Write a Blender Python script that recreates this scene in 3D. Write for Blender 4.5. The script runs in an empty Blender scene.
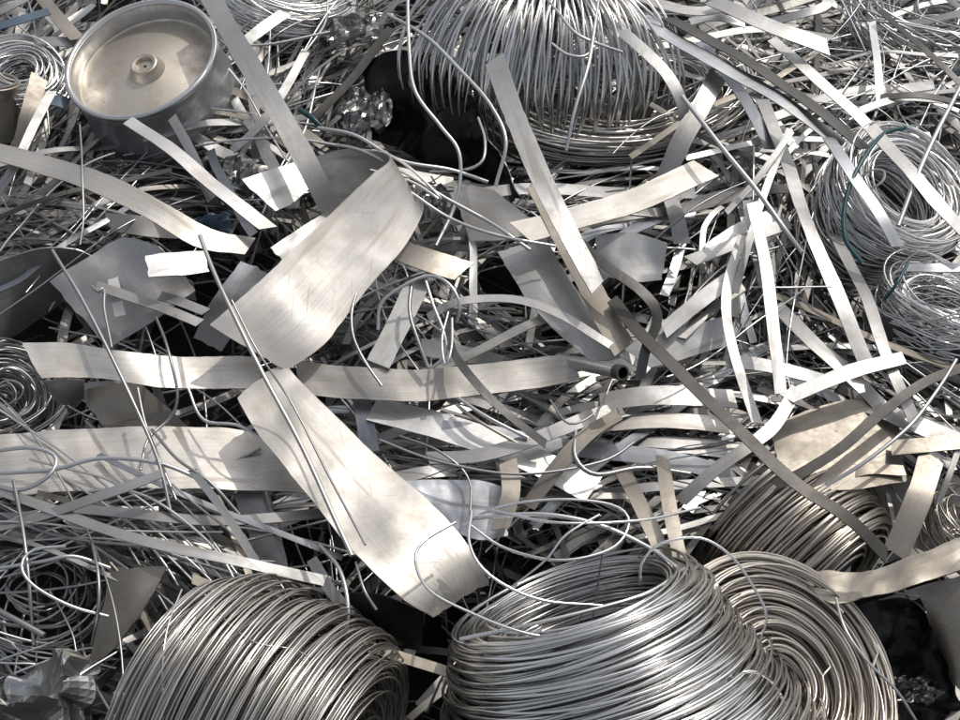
import bpy, math, random
import numpy as np
from mathutils import Vector, noise as mnoise

# ------------------------------------------------------------------ camera, sky, sun, exposure
scene = bpy.context.scene
C = scene.collection
PITCH = math.radians(52.0)
DIST, FOC = 1.62, 50.0 / 36.0
RIGHT = np.array([1.0, 0, 0])
UP = np.array([0, math.sin(PITCH), math.cos(PITCH)])
BACK = np.array([0, -math.cos(PITCH), math.sin(PITCH)])
EYE = BACK * DIST
cam_data = bpy.data.cameras.new('camera')
cam_data.lens, cam_data.sensor_width = 50.0, 36.0
cam_data.clip_start, cam_data.clip_end = 0.02, 500.0
cam = bpy.data.objects.new('camera', cam_data)
C.objects.link(cam)
cam.location = EYE
cam.rotation_euler = (math.pi / 2 - PITCH, 0, 0)
scene.camera = cam

SUN_EL, SUN_AZ = math.radians(54), math.radians(38)      # azimuth from +Y towards +X
world = bpy.data.worlds.new('World')
scene.world = world
world.use_nodes = True
nt = world.node_tree
sky = nt.nodes.new('ShaderNodeTexSky')
sky.sky_type = 'NISHITA'
sky.sun_disc = False
sky.sun_elevation, sky.sun_rotation = SUN_EL, SUN_AZ
sky.air_density, sky.dust_density, sky.ozone_density = 1.0, 3.0, 0.6
hs = nt.nodes.new('ShaderNodeHueSaturation')
hs.inputs['Saturation'].default_value = 0.35
nt.links.new(sky.outputs[0], hs.inputs['Color'])
nt.links.new(hs.outputs[0], nt.nodes['Background'].inputs[0])
nt.nodes['Background'].inputs[1].default_value = 0.15
sd = bpy.data.lights.new('sun', 'SUN')
sd.energy, sd.angle, sd.color = 2.0, math.radians(0.5), (1.0, 0.945, 0.87)
sun = bpy.data.objects.new('sun', sd)
C.objects.link(sun)
to_sun = Vector((math.sin(SUN_AZ) * math.cos(SUN_EL), math.cos(SUN_AZ) * math.cos(SUN_EL), math.sin(SUN_EL)))
sun.rotation_euler = to_sun.to_track_quat('Z', 'Y').to_euler()
sun.location = (1.5, 1.5, 3)
vs = scene.view_settings
vs.view_transform, vs.look, vs.gamma = 'Standard', 'None', 1.0
vs.exposure = -0.18

# ------------------------------------------------------------------ layout helpers
rng = np.random.default_rng(11)
random.seed(11)
GROUND = -0.26

def P(px, py, h=0.0):
    """a spot of the pile seen at (px, py) of the 960x720 picture, h metres above the mean pile surface"""
    d = RIGHT * ((px - 480) / 960) + UP * ((360 - py) / 960) - BACK * FOC
    t = (h - EYE[2]) / d[2]
    return EYE + d * t

def mpp(p):
    """metres per pixel at a point"""
    return float((EYE - p) @ BACK) / FOC / 960

def cdir(x, y, z):
    v = RIGHT * x + UP * y + BACK * z
    return v / np.linalg.norm(v)

def unit(a):
    return a / np.maximum(np.linalg.norm(a, axis=-1, keepdims=True), 1e-9)

def spline(pts, n):
    """Catmull-Rom through pts (k,d), resampled to n evenly spaced points"""
    p = np.asarray(pts, float)
    if len(p) == 2:
        t = np.linspace(0, 1, n)[:, None]
        return p[0] * (1 - t) + p[1] * t
    q = np.vstack([2 * p[0] - p[1], p, 2 * p[-1] - p[-2]])
    out = []
    for i in range(len(p) - 1):
        t = np.linspace(0, 1, 16, endpoint=False)[:, None]
        a, b, c, d = q[i], q[i + 1], q[i + 2], q[i + 3]
        out.append(0.5 * (2 * b + (c - a) * t + (2 * a - 5 * b + 4 * c - d) * t**2 + (3 * b - a - 3 * c + d) * t**3))
    out = np.vstack(out + [p[-1:]])
    s = np.r_[0, np.cumsum(np.linalg.norm(np.diff(out[:, :3], axis=0), axis=1))]
    u = np.linspace(0, s[-1], n)
    return np.stack([np.interp(u, s, out[:, k]) for k in range(out.shape[1])], 1)

# ------------------------------------------------------------------ materials
MATS = {}
def metal(name, base, rough=0.35, metallic=1.0, stain=0.35, stain_col=None, brushed=0.5, dent=0.15, island=False, var=0.25, spec=0.5, scratch=0.0):
    m = bpy.data.materials.new(name)
    m.use_nodes = True
    t = m.node_tree
    N, L = t.nodes, t.links
    b = N['Principled BSDF']
    b.inputs['Metallic'].default_value = metallic
    b.inputs['Specular IOR Level'].default_value = spec
    uv = N.new('ShaderNodeUVMap')
    tc = N.new('ShaderNodeTexCoord')
    if island:
        rnd = N.new('ShaderNodeNewGeometry').outputs['Random Per Island']
    else:
        rnd = N.new('ShaderNodeObjectInfo').outputs['Random']
    off = N.new('ShaderNodeVectorMath'); off.operation = 'ADD'
    sc = N.new('ShaderNodeMath'); sc.operation = 'MULTIPLY'; sc.inputs[1].default_value = 37.0
    L.new(rnd, sc.inputs[0])
    L.new(tc.outputs['Object'], off.inputs[0]); L.new(sc.outputs[0], off.inputs[1])
    # long brushed streaks in uv (u = metres along, v = metres across)
    mp = N.new('ShaderNodeMapping'); mp.inputs['Scale'].default_value = (5, 900, 1)
    L.new(uv.outputs[0], mp.inputs[0])
    n1 = N.new('ShaderNodeTexNoise'); n1.inputs['Scale'].default_value = 1.0; n1.inputs['Detail'].default_value = 4
    L.new(mp.outputs[0], n1.inputs['Vector'])
    # blotches of oxide and dirt
    n2 = N.new('ShaderNodeTexNoise'); n2.inputs['Scale'].default_value = 22; n2.inputs['Detail'].default_value = 7
    n2.inputs['Roughness'].default_value = 0.65
    L.new(off.outputs[0], n2.inputs['Vector'])
    r2 = N.new('ShaderNodeMapRange'); r2.inputs[1].default_value = 0.46; r2.inputs[2].default_value = 0.74
    r2.inputs[4].default_value = stain
    L.new(n2.outputs[0], r2.inputs[0])
    # fine specks
    n3 = N.new('ShaderNodeTexNoise'); n3.inputs['Scale'].default_value = 260; n3.inputs['Detail'].default_value = 3
    L.new(off.outputs[0], n3.inputs['Vector'])
    r3 = N.new('ShaderNodeMapRange'); r3.inputs[1].default_value = 0.60; r3.inputs[2].default_value = 0.75
    r3.inputs[4].default_value = stain * 0.9
    L.new(n3.outputs[0], r3.inputs[0])
    mx = N.new('ShaderNodeMix'); mx.data_type = 'RGBA'
    mx.inputs['A'].default_value = (*base, 1)
    sc_ = stain_col or tuple(c * k for c, k in zip(base, (0.55, 0.5, 0.43)))
    mx.inputs['B'].default_value = (*sc_, 1)
    ad0 = N.new('ShaderNodeMath'); ad0.operation = 'MAXIMUM'
    L.new(r2.outputs[0], ad0.inputs[0]); L.new(r3.outputs[0], ad0.inputs[1])
    last = ad0
    if scratch > 0:
        uvo = N.new('ShaderNodeVectorMath'); uvo.operation = 'ADD'
        L.new(uv.outputs[0], uvo.inputs[0]); L.new(sc.outputs[0], uvo.inputs[1])
        for rot, scl, lo, hi, amt in ((0.5, (14, 620, 1), 0.655, 0.70, 0.55), (-0.9, (20, 520, 1), 0.67, 0.72, 0.45), (0.06, (7, 70, 1), 0.56, 0.72, 0.55)):
            ms = N.new('ShaderNodeMapping'); ms.inputs['Scale'].default_value = scl
            vr_ = N.new('ShaderNodeVectorRotate'); vr_.inputs['Angle'].default_value = rot
            L.new(uvo.outputs[0], vr_.inputs['Vector']); L.new(vr_.outputs[0], ms.inputs[0])
            ns = N.new('ShaderNodeTexNoise'); ns.inputs['Scale'].default_value = 1; ns.inputs['Detail'].default_value = 3
            L.new(ms.outputs[0], ns.inputs['Vector'])
            rs = N.new('ShaderNodeMapRange'); rs.inputs[1].default_value = lo; rs.inputs[2].default_value = hi
            rs.inputs[4].default_value = amt * scratch
            L.new(ns.outputs[0], rs.inputs[0])
            nx = N.new('ShaderNodeMath'); nx.operation = 'MAXIMUM'
            L.new(last.outputs[0], nx.inputs[0]); L.new(rs.outputs[0], nx.inputs[1])
            last = nx
    ad = last
    L.new(ad.outputs[0], mx.inputs['Factor'])
    vr = N.new('ShaderNodeMapRange'); vr.inputs[3].default_value = 1 - var; vr.inputs[4].default_value = 1 + var * 0.4
    L.new(rnd, vr.inputs[0])
    st = N.new('ShaderNodeMapRange'); st.inputs[1].default_value = 0.3; st.inputs[2].default_value = 0.7
    st.inputs[3].default_value = 1 - 0.22 * brushed; st.inputs[4].default_value = 1.0 + 0.06 * brushed
    L.new(n1.outputs[0], st.inputs[0])
    ml = N.new('ShaderNodeMath'); ml.operation = 'MULTIPLY'
    L.new(vr.outputs[0], ml.inputs[0]); L.new(st.outputs[0], ml.inputs[1])
    mc = N.new('ShaderNodeMix'); mc.data_type = 'RGBA'; mc.blend_type = 'MULTIPLY'; mc.inputs['Factor'].default_value = 1
    L.new(mx.outputs['Result'], mc.inputs['A']); L.new(ml.outputs[0], mc.inputs['B'])
    L.new(mc.outputs['Result'], b.inputs['Base Color'])
    # roughness
    rr = N.new('ShaderNodeMath'); rr.operation = 'MULTIPLY_ADD'
    rr.inputs[1].default_value = 0.22 * brushed; rr.inputs[2].default_value = rough - 0.11 * brushed
    L.new(n1.outputs[0], rr.inputs[0])
    ra = N.new('ShaderNodeMath'); ra.operation = 'MULTIPLY_ADD'; ra.inputs[1].default_value = 0.30
    L.new(ad.outputs[0], ra.inputs[0]); L.new(rr.outputs[0], ra.inputs[2])
    L.new(ra.outputs[0], b.inputs['Roughness'])
    if dent > 0:
        n4 = N.new('ShaderNodeTexNoise'); n4.inputs['Scale'].default_value = 16; n4.inputs['Detail'].default_value = 3
        L.new(off.outputs[0], n4.inputs['Vector'])
        b1 = N.new('ShaderNodeBump'); b1.inputs['Strength'].default_value = dent; b1.inputs['Distance'].default_value = 0.02
        L.new(n4.outputs[0], b1.inputs['Height'])
        b2 = N.new('ShaderNodeBump'); b2.inputs['Strength'].default_value = 0.12 * brushed; b2.inputs['Distance'].default_value = 0.001
        L.new(n1.outputs[0], b2.inputs['Height']); L.new(b1.outputs[0], b2.inputs['Normal'])
        L.new(b2.outputs[0], b.inputs['Normal'])
    MATS[name] = m
    return m

metal('aluminium', (0.50, 0.50, 0.495), 0.48, 1.0, 0.55, dent=0.08, scratch=0.9)
metal('bright_aluminium', (0.70, 0.70, 0.69), 0.49, 0.95, 0.35, var=0.15, scratch=0.8)
metal('cream_steel', (0.66, 0.635, 0.595), 0.46, 1.0, 0.5, dent=0.05, brushed=0.8, scratch=0.9)
metal('grey_steel', (0.46, 0.455, 0.45), 0.41, 1.0, 0.5, dent=0.08, scratch=0.9)
metal('blue_grey_steel', (0.46, 0.48, 0.51), 0.38, 1.0, 0.45, dent=0.08, scratch=0.9)
metal('tan_steel', (0.38, 0.35, 0.305), 0.48, 0.95, 0.5, dent=0.08, scratch=0.9)
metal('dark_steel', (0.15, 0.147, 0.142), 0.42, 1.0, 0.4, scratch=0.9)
metal('brown_steel', (0.085, 0.080, 0.074), 0.5, 0.6, 0.4)
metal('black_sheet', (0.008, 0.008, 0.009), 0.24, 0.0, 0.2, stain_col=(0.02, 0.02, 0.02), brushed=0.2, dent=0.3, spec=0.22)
metal('wire_aluminium', (0.82, 0.82, 0.82), 0.34, 1.0, 0.25, dent=0.0, island=True, var=0.35)
metal('wire_grey', (0.50, 0.50, 0.50), 0.38, 1.0, 0.35, dent=0.0, island=True, var=0.4)
metal('coil_bright', (0.95, 0.945, 0.935), 0.21, 1.0, 0.3, dent=0.0, island=True, var=0.3)
metal('coil_grey', (0.70, 0.68, 0.645), 0.34, 1.0, 0.40, dent=0.0, island=True, var=0.3)
metal('coil_tan', (0.66, 0.612, 0.545), 0.30, 1.0, 0.35, dent=0.0, island=True, var=0.3)
metal('mirror_foil', (0.66, 0.66, 0.65), 0.30, 1.0, 0.15, brushed=0.2, dent=0.1)
metal('drum_steel', (0.66, 0.67, 0.69), 0.34, 0.85, 0.6, stain_col=(0.16, 0.155, 0.155), brushed=0.3, dent=0.2, scratch=0.9)
metal('drum_disc', (0.66, 0.605, 0.52), 0.44, 0.85, 0.7, stain_col=(0.30, 0.25, 0.19), brushed=0.1, dent=0.04)
metal('crushed_foil', (0.26, 0.26, 0.255), 0.26, 1.0, 0.5, brushed=0.2, dent=0.25)
metal('brass', (0.50, 0.42, 0.25), 0.35, 1.0, 0.5)
metal('blue_plastic', (0.10, 0.15, 0.205), 0.45, 0.0, 0.5, dent=0.2)
metal('teal_plastic', (0.008, 0.065, 0.075), 0.35, 0.0, 0.3, dent=0)
metal('white_paper', (0.80, 0.79, 0.77), 0.7, 0.0, 0.25, brushed=0.1)
metal('brown_plastic', (0.20, 0.155, 0.105), 0.5, 0.0, 0.4)
metal('black_thread', (0.02, 0.022, 0.03), 0.6, 0.0, 0.2, dent=0)
metal('earth', (0.028, 0.025, 0.022), 0.9, 0.0, 0.6, brushed=0.0, dent=0.6)
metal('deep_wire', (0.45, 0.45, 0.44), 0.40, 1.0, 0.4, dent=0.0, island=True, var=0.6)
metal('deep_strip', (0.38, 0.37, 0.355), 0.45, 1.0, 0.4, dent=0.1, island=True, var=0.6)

# ------------------------------------------------------------------ mesh builders (all return verts, quads, uv-per-vertex)
def tube_geo(pts, r, sides=6, closed_ends=True):
    p = np.asarray(pts, float)
    n = len(p)
    T = unit(np.gradient(p, axis=0))
    ref = np.array([0.31, 0.17, 0.93])
    A = np.cross(T, ref); bad = np.linalg.norm(A, axis=1) < 0.15
    A[bad] = np.cross(T[bad], [0.9, -0.3, 0.1])
    # parallel transport
    A = unit(A)
    for i in range(1, n):
        a = A[i - 1] - T[i] * (A[i - 1] @ T[i])
        A[i] = a / max(np.linalg.norm(a), 1e-9)
    B = np.cross(T, A)
    th = np.arange(sides) * 2 * math.pi / sides
    rr = np.broadcast_to(np.asarray(r, float).reshape(-1, 1, 1), (n, 1, 1)) if np.ndim(r) else r
    v = p[:, None, :] + rr * (A[:, None, :] * np.cos(th)[None, :, None] + B[:, None, :] * np.sin(th)[None, :, None])
    v = v.reshape(-1, 3)
    i = np.arange(n - 1)[:, None] * sides
    k = np.arange(sides)[None, :]
    k2 = (k + 1) % sides
    q = np.stack([i + k, i + k2, i + sides + k2, i + sides + k], -1).reshape(-1, 4)
    s = np.r_[0, np.cumsum(np.linalg.norm(np.diff(p, axis=0), axis=1))]
    uv = np.stack([np.repeat(s, sides), np.tile(th * 0.002, n)], 1)
    faces = q.tolist()
    if closed_ends:
        faces.append(list(range(sides))[::-1])
        faces.append(list(range((n - 1) * sides, n * sides)))
    return v, faces, uv

def slab_geo(grid, thick):
    """grid (n,m,3) -> closed slab of a thickness"""
    n, m, _ = grid.shape
    du = np.gradient(grid, axis=0)
    dv = np.gradient(grid, axis=1)
    N = unit(np.cross(du, dv))
    top, bot = grid + N * thick / 2, grid - N * thick / 2
    v = np.vstack([top.reshape(-1, 3), bot.reshape(-1, 3)])
    idx = np.arange(n * m).reshape(n, m)
    o = n * m
    f = []
    a, b, c, d = idx[:-1, :-1], idx[1:, :-1], idx[1:, 1:], idx[:-1, 1:]
    f += np.stack([a, b, c, d], -1).reshape(-1, 4).tolist()
    f += (np.stack([d, c, b, a], -1).reshape(-1, 4) + o).tolist()
    def rim(line):
        for x, y in zip(line[:-1], line[1:]):
            f.append([int(y), int(x), int(x) + o, int(y) + o])
    rim(idx[:, 0][::-1]); rim(idx[0, :]); rim(idx[:, -1]); rim(idx[-1, :][::-1])
    su = np.r_[0, np.cumsum(np.linalg.norm(np.diff(grid[:, m // 2], axis=0), axis=1))]
    sv = np.r_[0, np.cumsum(np.linalg.norm(np.diff(grid[n // 2], axis=0), axis=1))]
    uv = np.stack(np.meshgrid(su, sv, indexing='ij'), -1).reshape(-1, 2)
    return v, f, np.vstack([uv, uv])

def make(name, geo, mat, parent=None, smooth=True, origin=None, sharp=None):
    v, f, uv = geo
    v = np.asarray(v, float)
    if parent is not None:
        o0 = np.array(parent.get('_o', (0, 0, 0)), float)
    elif origin is not None:
        o0 = np.asarray(origin, float)
    else:
        o0 = np.array([v[:, 0].mean(), v[:, 1].mean(), v[:, 2].min()])
    me = bpy.data.meshes.new(name)
    me.from_pydata((v - o0).tolist(), [], f)
    ul = me.uv_layers.new(name='UVMap')
    li = np.empty(len(me.loops), dtype=np.int32)
    me.loops.foreach_get('vertex_index', li)
    ul.data.foreach_set('uv', np.asarray(uv, np.float32)[li].ravel())
    me.polygons.foreach_set('use_smooth', [smooth] * len(me.polygons))
    if smooth:
        try: me.set_sharp_from_angle(angle=math.radians(sharp or 50))
        except Exception: pass
    me.materials.append(MATS[mat])
    o = bpy.data.objects.new(name, me)
    C.objects.link(o)
    if parent is not None:
        o.parent = parent
    else:
        o.location = o0
    return o

def tag(o, label, cat, group=None, kind=None):
    o['label'] = label
    o['category'] = cat
    if group: o['group'] = group
    if kind: o['kind'] = kind
    return o

ROOTS = {}
def empty(name, loc, label, cat, group=None):
    o = bpy.data.objects.new(name, None)
    o.empty_display_size = 0.02
    C.objects.link(o)
    o.location = loc
    o['_o'] = [float(x) for x in loc]
    return tag(o, label, cat, group)

def join(geos):
    vs_, fs, us, k = [], [], [], 0
    for v, f, u in geos:
        vs_.append(v); us.append(u)
        fs += [[i + k for i in q] for q in f]
        k += len(v)
    return np.vstack(vs_), fs, np.vstack(us)

def ribbon_grid(p, width, roll, m=3, bow=0.0, base_n=None):
    """p (n,3) centre line, roll (n,) radians about the tangent from lying flat"""
    T = unit(np.gradient(p, axis=0))
    up = np.array([0, 0, 1.0]) if base_n is None else np.asarray(base_n, float)
    Nn = up[None, :] - T * (T @ up)[:, None]
    bad = np.linalg.norm(Nn, axis=1) < 0.25
    if bad.any():
        Nn[bad] = BACK[None, :] - T[bad] * (T[bad] @ BACK)[:, None]
    Nn = unit(Nn)
    B = np.cross(Nn, T)
    roll = np.broadcast_to(roll, (len(p),))
    B2 = B * np.cos(roll)[:, None] + Nn * np.sin(roll)[:, None]
    N2 = np.cross(T, B2)
    w = np.broadcast_to(width, (len(p),))
    cols = []
    for t in np.linspace(-0.5, 0.5, m):
        cols.append(p + B2 * (w * t)[:, None] + N2 * (bow * w * (0.25 - t * t))[:, None])
    return np.stack(cols, 1), B2

def strip(label, pts, wpx, roll=0.0, mat='aluminium', group=None, thick=0.0014, cat='metal strip', name='metal_strip', n=None, wave=1.0, bow=0.06, taper=None):
    """a flat band along picked spots; wpx = its apparent width in pixels; its real width is constant"""
    q = np.array([P(*a) for a in pts])
    L = np.linalg.norm(np.diff(q, axis=0), axis=1).sum()
    n = n or max(14, min(60, int(L / 0.012)))
    p = spline(q, n)
    s = np.linspace(0, L, n)
    r = np.radians(roll) if np.ndim(roll) == 0 else np.interp(np.linspace(0, 1, n), np.linspace(0, 1, len(roll)), np.radians(roll))
    a, b = rng.uniform(0, 6.28, 2)
    r = r + wave * (0.05 * np.sin(s * 11 + a) + 0.03 * np.sin(s * 29 + b))
    p = p.copy()
    p[:, 2] += wave * (0.0016 * np.sin(s * 17 + b) + 0.0007 * np.sin(s * 53 + a))
    _, B = ribbon_grid(p, 1.0, r)
    T = unit(np.gradient(p, axis=0))
    # apparent width of a unit wide band, across its direction in the picture
    Ti = np.stack([T @ RIGHT, T @ UP], 1); Ti = unit(Ti)
    Bi = np.stack([B @ RIGHT, B @ UP], 1)
    k = np.abs(Ti[:, 0] * Bi[:, 1] - Ti[:, 1] * Bi[:, 0])
    sc = np.array([mpp(x) for x in p])
    w = wpx * np.median(sc / np.maximum(k, 0.3))
    wv = np.full(n, w)
    if taper: wv = w * np.interp(np.linspace(0, 1, n), np.linspace(0, 1, len(taper)), taper)
    wv = wv * (1 + 0.03 * np.sin(s * 41 + a) + rng.normal(0, 0.018, n))
    g, _ = ribbon_grid(p, wv, r, 4, bow * rng.uniform(-1, 1))
    # obliquely cut ends
    if n > 6:
        for e, sg in ((0, 1), (-1, -1)):
            cut = rng.uniform(-0.5, 0.5) * w
            for j in range(4):
                g[e, j] += T[e] * cut * (j / 3 - 0.5)
    return tag(make(name, slab_geo(g, thick), mat, smooth=True, sharp=40), label, cat, group)

def sheet(label, ea, eb, mat='cream_steel', thick=0.0016, n=36, m=14, dent=0.004, freq=12, cat='metal sheet', name='metal_sheet', group=None, parent=None, smooth=True, straight=False):
    """a plate ruled between two picked edges"""
    A = spline(np.array([P(*a) for a in ea]), n)
    B = spline(np.array([P(*a) for a in eb]), n)
    t = np.linspace(0, 1, m)[None, :, None]
    g = A[:, None, :] * (1 - t) + B[:, None, :] * t
    N = unit(np.cross(np.gradient(g, axis=0), np.gradient(g, axis=1)))
    if dent:
        off = rng.uniform(0, 50)
        d = np.array([[mnoise.fractal(Vector(g[i, j] * freq) + Vector((off, 0, 0)), 0.9, 2.1, 3) for j in range(m)] for i in range(n)])
        g = g + N * (d * dent)[:, :, None]
    if n > 8:                                                   # edges as sheared and torn, not ruled
        s = np.arange(n)
        for e, i in ((0, 1), (-1, -2)):
            j = rng.normal(0, 0.03, n) + 0.07 * np.sin(s * 0.55 + rng.uniform(0, 6)) * rng.uniform(0, 1)
            g[:, e] += (g[:, i] - g[:, e]) * j[:, None]
        for e, i in ((0, 1), (-1, -2)):
            j = rng.normal(0, 0.12, m)
            g[e] += (g[i] - g[e]) * j[:, None]
    o = make(name, slab_geo(g, thick), mat, parent, smooth=smooth, sharp=60)
    return o if parent is not None else tag(o, label, cat, group)

def wire(label, pts, wpx, mat='wire_aluminium', group=None, cat='wire', name='wire', parent=None, n=None, kink=1.0):
    q = np.array([P(*a) for a in pts])
    L = np.linalg.norm(np.diff(q, axis=0), axis=1).sum()
    n = n or max(16, min(90, int(L / 0.007)))
    p = spline(q, n).copy()
    s = np.linspace(0, L, n)
    a, b, c = rng.uniform(0, 6.28, 3)
    p += kink * 0.0004 * np.stack([np.sin(s * 33 + a), np.sin(s * 41 + b), np.sin(s * 37 + c)], 1)
    r = 0.5 * wpx * np.mean([mpp(x) for x in p])
    o = make(name, tube_geo(p, r, 7), mat, parent, sharp=70)
    return o if parent is not None else tag(o, label, cat, group)

def crumple(label, cx, cy, h, wpx, hpx, mat, amp=0.03, freq=22, tilt=(0, 0.64, 0.77), rot=0.0, n=34, cat='foil', name='crumpled_foil', seed=0, smooth=False, group=None, thick=0.0008):
    c = P(cx, cy, h)
    Z = cdir(*tilt)
    X = unit(RIGHT - Z * (RIGHT @ Z)); Y = np.cross(Z, X)
    X, Y = X * math.cos(rot) + Y * math.sin(rot), Y * math.cos(rot) - X * math.sin(rot)
    k = mpp(c)
    g = np.zeros((n, n, 3))
    for i in range(n):
        for j in range(n):
            u, v = i / (n - 1) - 0.5, j / (n - 1) - 0.5
            a = math.atan2(v, u)
            rad = (1.0 / max(1.0, 2 * math.hypot(u, v)) ) * (1 - 0.25 * (0.5 + 0.5 * mnoise.noise(Vector((math.cos(a) * 1.6 + seed, math.sin(a) * 1.6, seed)))))
            q = Vector((u * 5 + seed * 3.1, v * 5, seed * 1.7))
            e = mnoise.noise(q * freq / 40)
            cell = mnoise.cell(q * freq / 40)
            z = (1 - abs(mnoise.noise(q * (freq / 46.0))) * 2.6) * amp + e * amp * 1.2 + (cell - .5) * amp * .35 - (u * u + v * v) * amp * 2.5
            x = u * wpx * k * rad + 0.35 * amp * mnoise.noise(q * 1.3 + Vector((9, 2, 1)))
            y = v * hpx * k * rad + 0.35 * amp * mnoise.noise(q * 1.3 + Vector((3, 7, 4)))
            g[i, j] = c + X * x + Y * y + Z * z
    return tag(make(name, slab_geo(g, thick), mat, smooth=smooth, sharp=25), label, cat, group)

def coil_path(c, axis, R, length, wall, turns, seg, tilt=4.0, bend=0.0, bend_dir=None, cone=0.0, arc=None, squash=1.0, sq_dir=None, wob=0.02, layers=3, seed=0, phase=0.0, axj=0.02, barrel=0.0):
    """one long wire wound round an axis: passes to and fro, every turn a little off"""
    g = np.random.default_rng(seed + 77)
    Z = axis / np.linalg.norm(axis)
    X = np.cross(Z, [0.2, 0.3, 0.9]); X /= np.linalg.norm(X)
    if sq_dir is not None:
        X = sq_dir - Z * (sq_dir @ Z); X /= np.linalg.norm(X)
    Y = np.cross(Z, X)
    n = turns * seg + 1
    th = np.arange(n) / seg * 2 * math.pi + phase
    k = np.arange(n) / seg
    def per_turn(sig, smooth=2):
        a = g.normal(0, sig, turns * smooth + 3)
        return np.interp(k * smooth, np.arange(len(a)), a)
    tri = np.abs(((k / turns * layers) % 2) - 1)                # axial to and fro
    ax = (tri - 0.5) * length + per_turn(length * axj, 2)
    lay = np.floor(np.minimum(k / turns * layers, layers - 1e-6)) / max(layers - 1, 1)
    r = R - wall * (1 - lay) * 1.0 + per_turn(min(wall * 0.16, R * 0.022), 2)
    r = r - barrel * R * (2 * ax / length)**4
    r = r * (1 + cone * (ax / length))
    r = r * (1 + wob * np.sin(2 * th + 0.7) + wob * 0.6 * np.sin(3 * th + per_turn(0.6, 1)))
    ta, tb = per_turn(math.radians(tilt), 2), per_turn(math.radians(tilt), 2)
    cx, cy = per_turn(R * 0.018, 1), per_turn(R * 0.018, 1)
    x = (r * np.cos(th) + cx); y = (r * np.sin(th) * squash + cy)
    z = ax + x * np.tan(ta) + y * np.tan(tb)
    pts = c + X * x[:, None] + Y * y[:, None] + Z * z[:, None]
    if bend:
        bd = bend_dir - Z * (bend_dir @ Z); bd /= np.linalg.norm(bd)   # the axis curls towards bend_dir
        rad = length / bend
        o = c + bd * rad
        rel = pts - o
        a = (ax + 0 * x) / rad
        zz = z - ax
        u = rel @ bd; w = np.cross(Z, bd)
        ww = rel @ w
        ca, sa = np.cos(a), np.sin(a)
        pts = o + bd * (u * ca + zz * sa)[:, None] + Z * (-u * sa + zz * ca)[:, None] + w * ww[:, None]
    return pts

def coil(label, px, py, h, axis, Rpx, len_px, wall_px, turns, wire_px, mat, seg=46, sides=5, group='wire coils in the scrap heap', **kw):
    c = P(px, py, h)
    k = mpp(c)
    for key in ('bend_dir', 'sq_dir'):
        if key in kw: kw[key] = cdir(*kw[key])
    pts = coil_path(c, cdir(*axis), Rpx * k, len_px * k, wall_px * k, turns, seg, **kw)
    base = np.array([c[0], c[1], max(GROUND, pts[:, 2].min())])
    e = empty('wire_coil', base, label, 'wire coil', group)
    # pieces of the winding as islands so that each run of wire has its own tone
    geos = []
    step = int(seg * 1.7)
    for i in range(0, len(pts) - 2, step):
        seg_p = pts[i:i + step + 1]
        if len(seg_p) > 3:
            geos.append(tube_geo(seg_p, wire_px * k * 0.5, sides, False))
    w = make('winding', join(geos), mat, e, sharp=80)
    w['kind'] = 'stuff'
    return e

# ------------------------------------------------------------------ the setting: dark ground under the heap
def ground():
    n = 60
    xs = np.sign(np.linspace(-1, 1, n)) * np.abs(np.linspace(-1, 1, n))**2.2 * 12
    g = np.zeros((n, n, 3))
    for i in range(n):
        for j in range(n):
            g[i, j] = (xs[i], xs[j], GROUND + 0.02 * mnoise.noise(Vector((xs[i] * 4, xs[j] * 4, 0))))
    o = make('ground', slab_geo(g, 0.01), 'earth', origin=(0, 0, GROUND))
    o['kind'] = 'structure'
ground()

# ------------------------------------------------------------------ the drum
def revolve(profile, c, Z, X, seg=72):
    Y = np.cross(Z, X)
    th = np.arange(seg) * 2 * math.pi / seg
    pr = np.array(profile)
    n = len(pr)
    v = c + (pr[:, 0, None, None] * (X * np.cos(th)[:, None] + Y * np.sin(th)[:, None])[None]) + pr[:, 1, None, None] * Z
    v = v.reshape(-1, 3)
    i = np.arange(n - 1)[:, None] * seg; k = np.arange(seg)[None]; k2 = (k + 1) % seg
    f = np.stack([i + k, i + k2, i + seg + k2, i + seg + k], -1).reshape(-1, 4).tolist()
    s = np.r_[0, np.cumsum(np.linalg.norm(np.diff(pr, axis=0), axis=1))]
    uv = np.stack([np.tile(th * 0.1, n), np.repeat(s, seg)], 1)
    return v, f, uv

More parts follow.
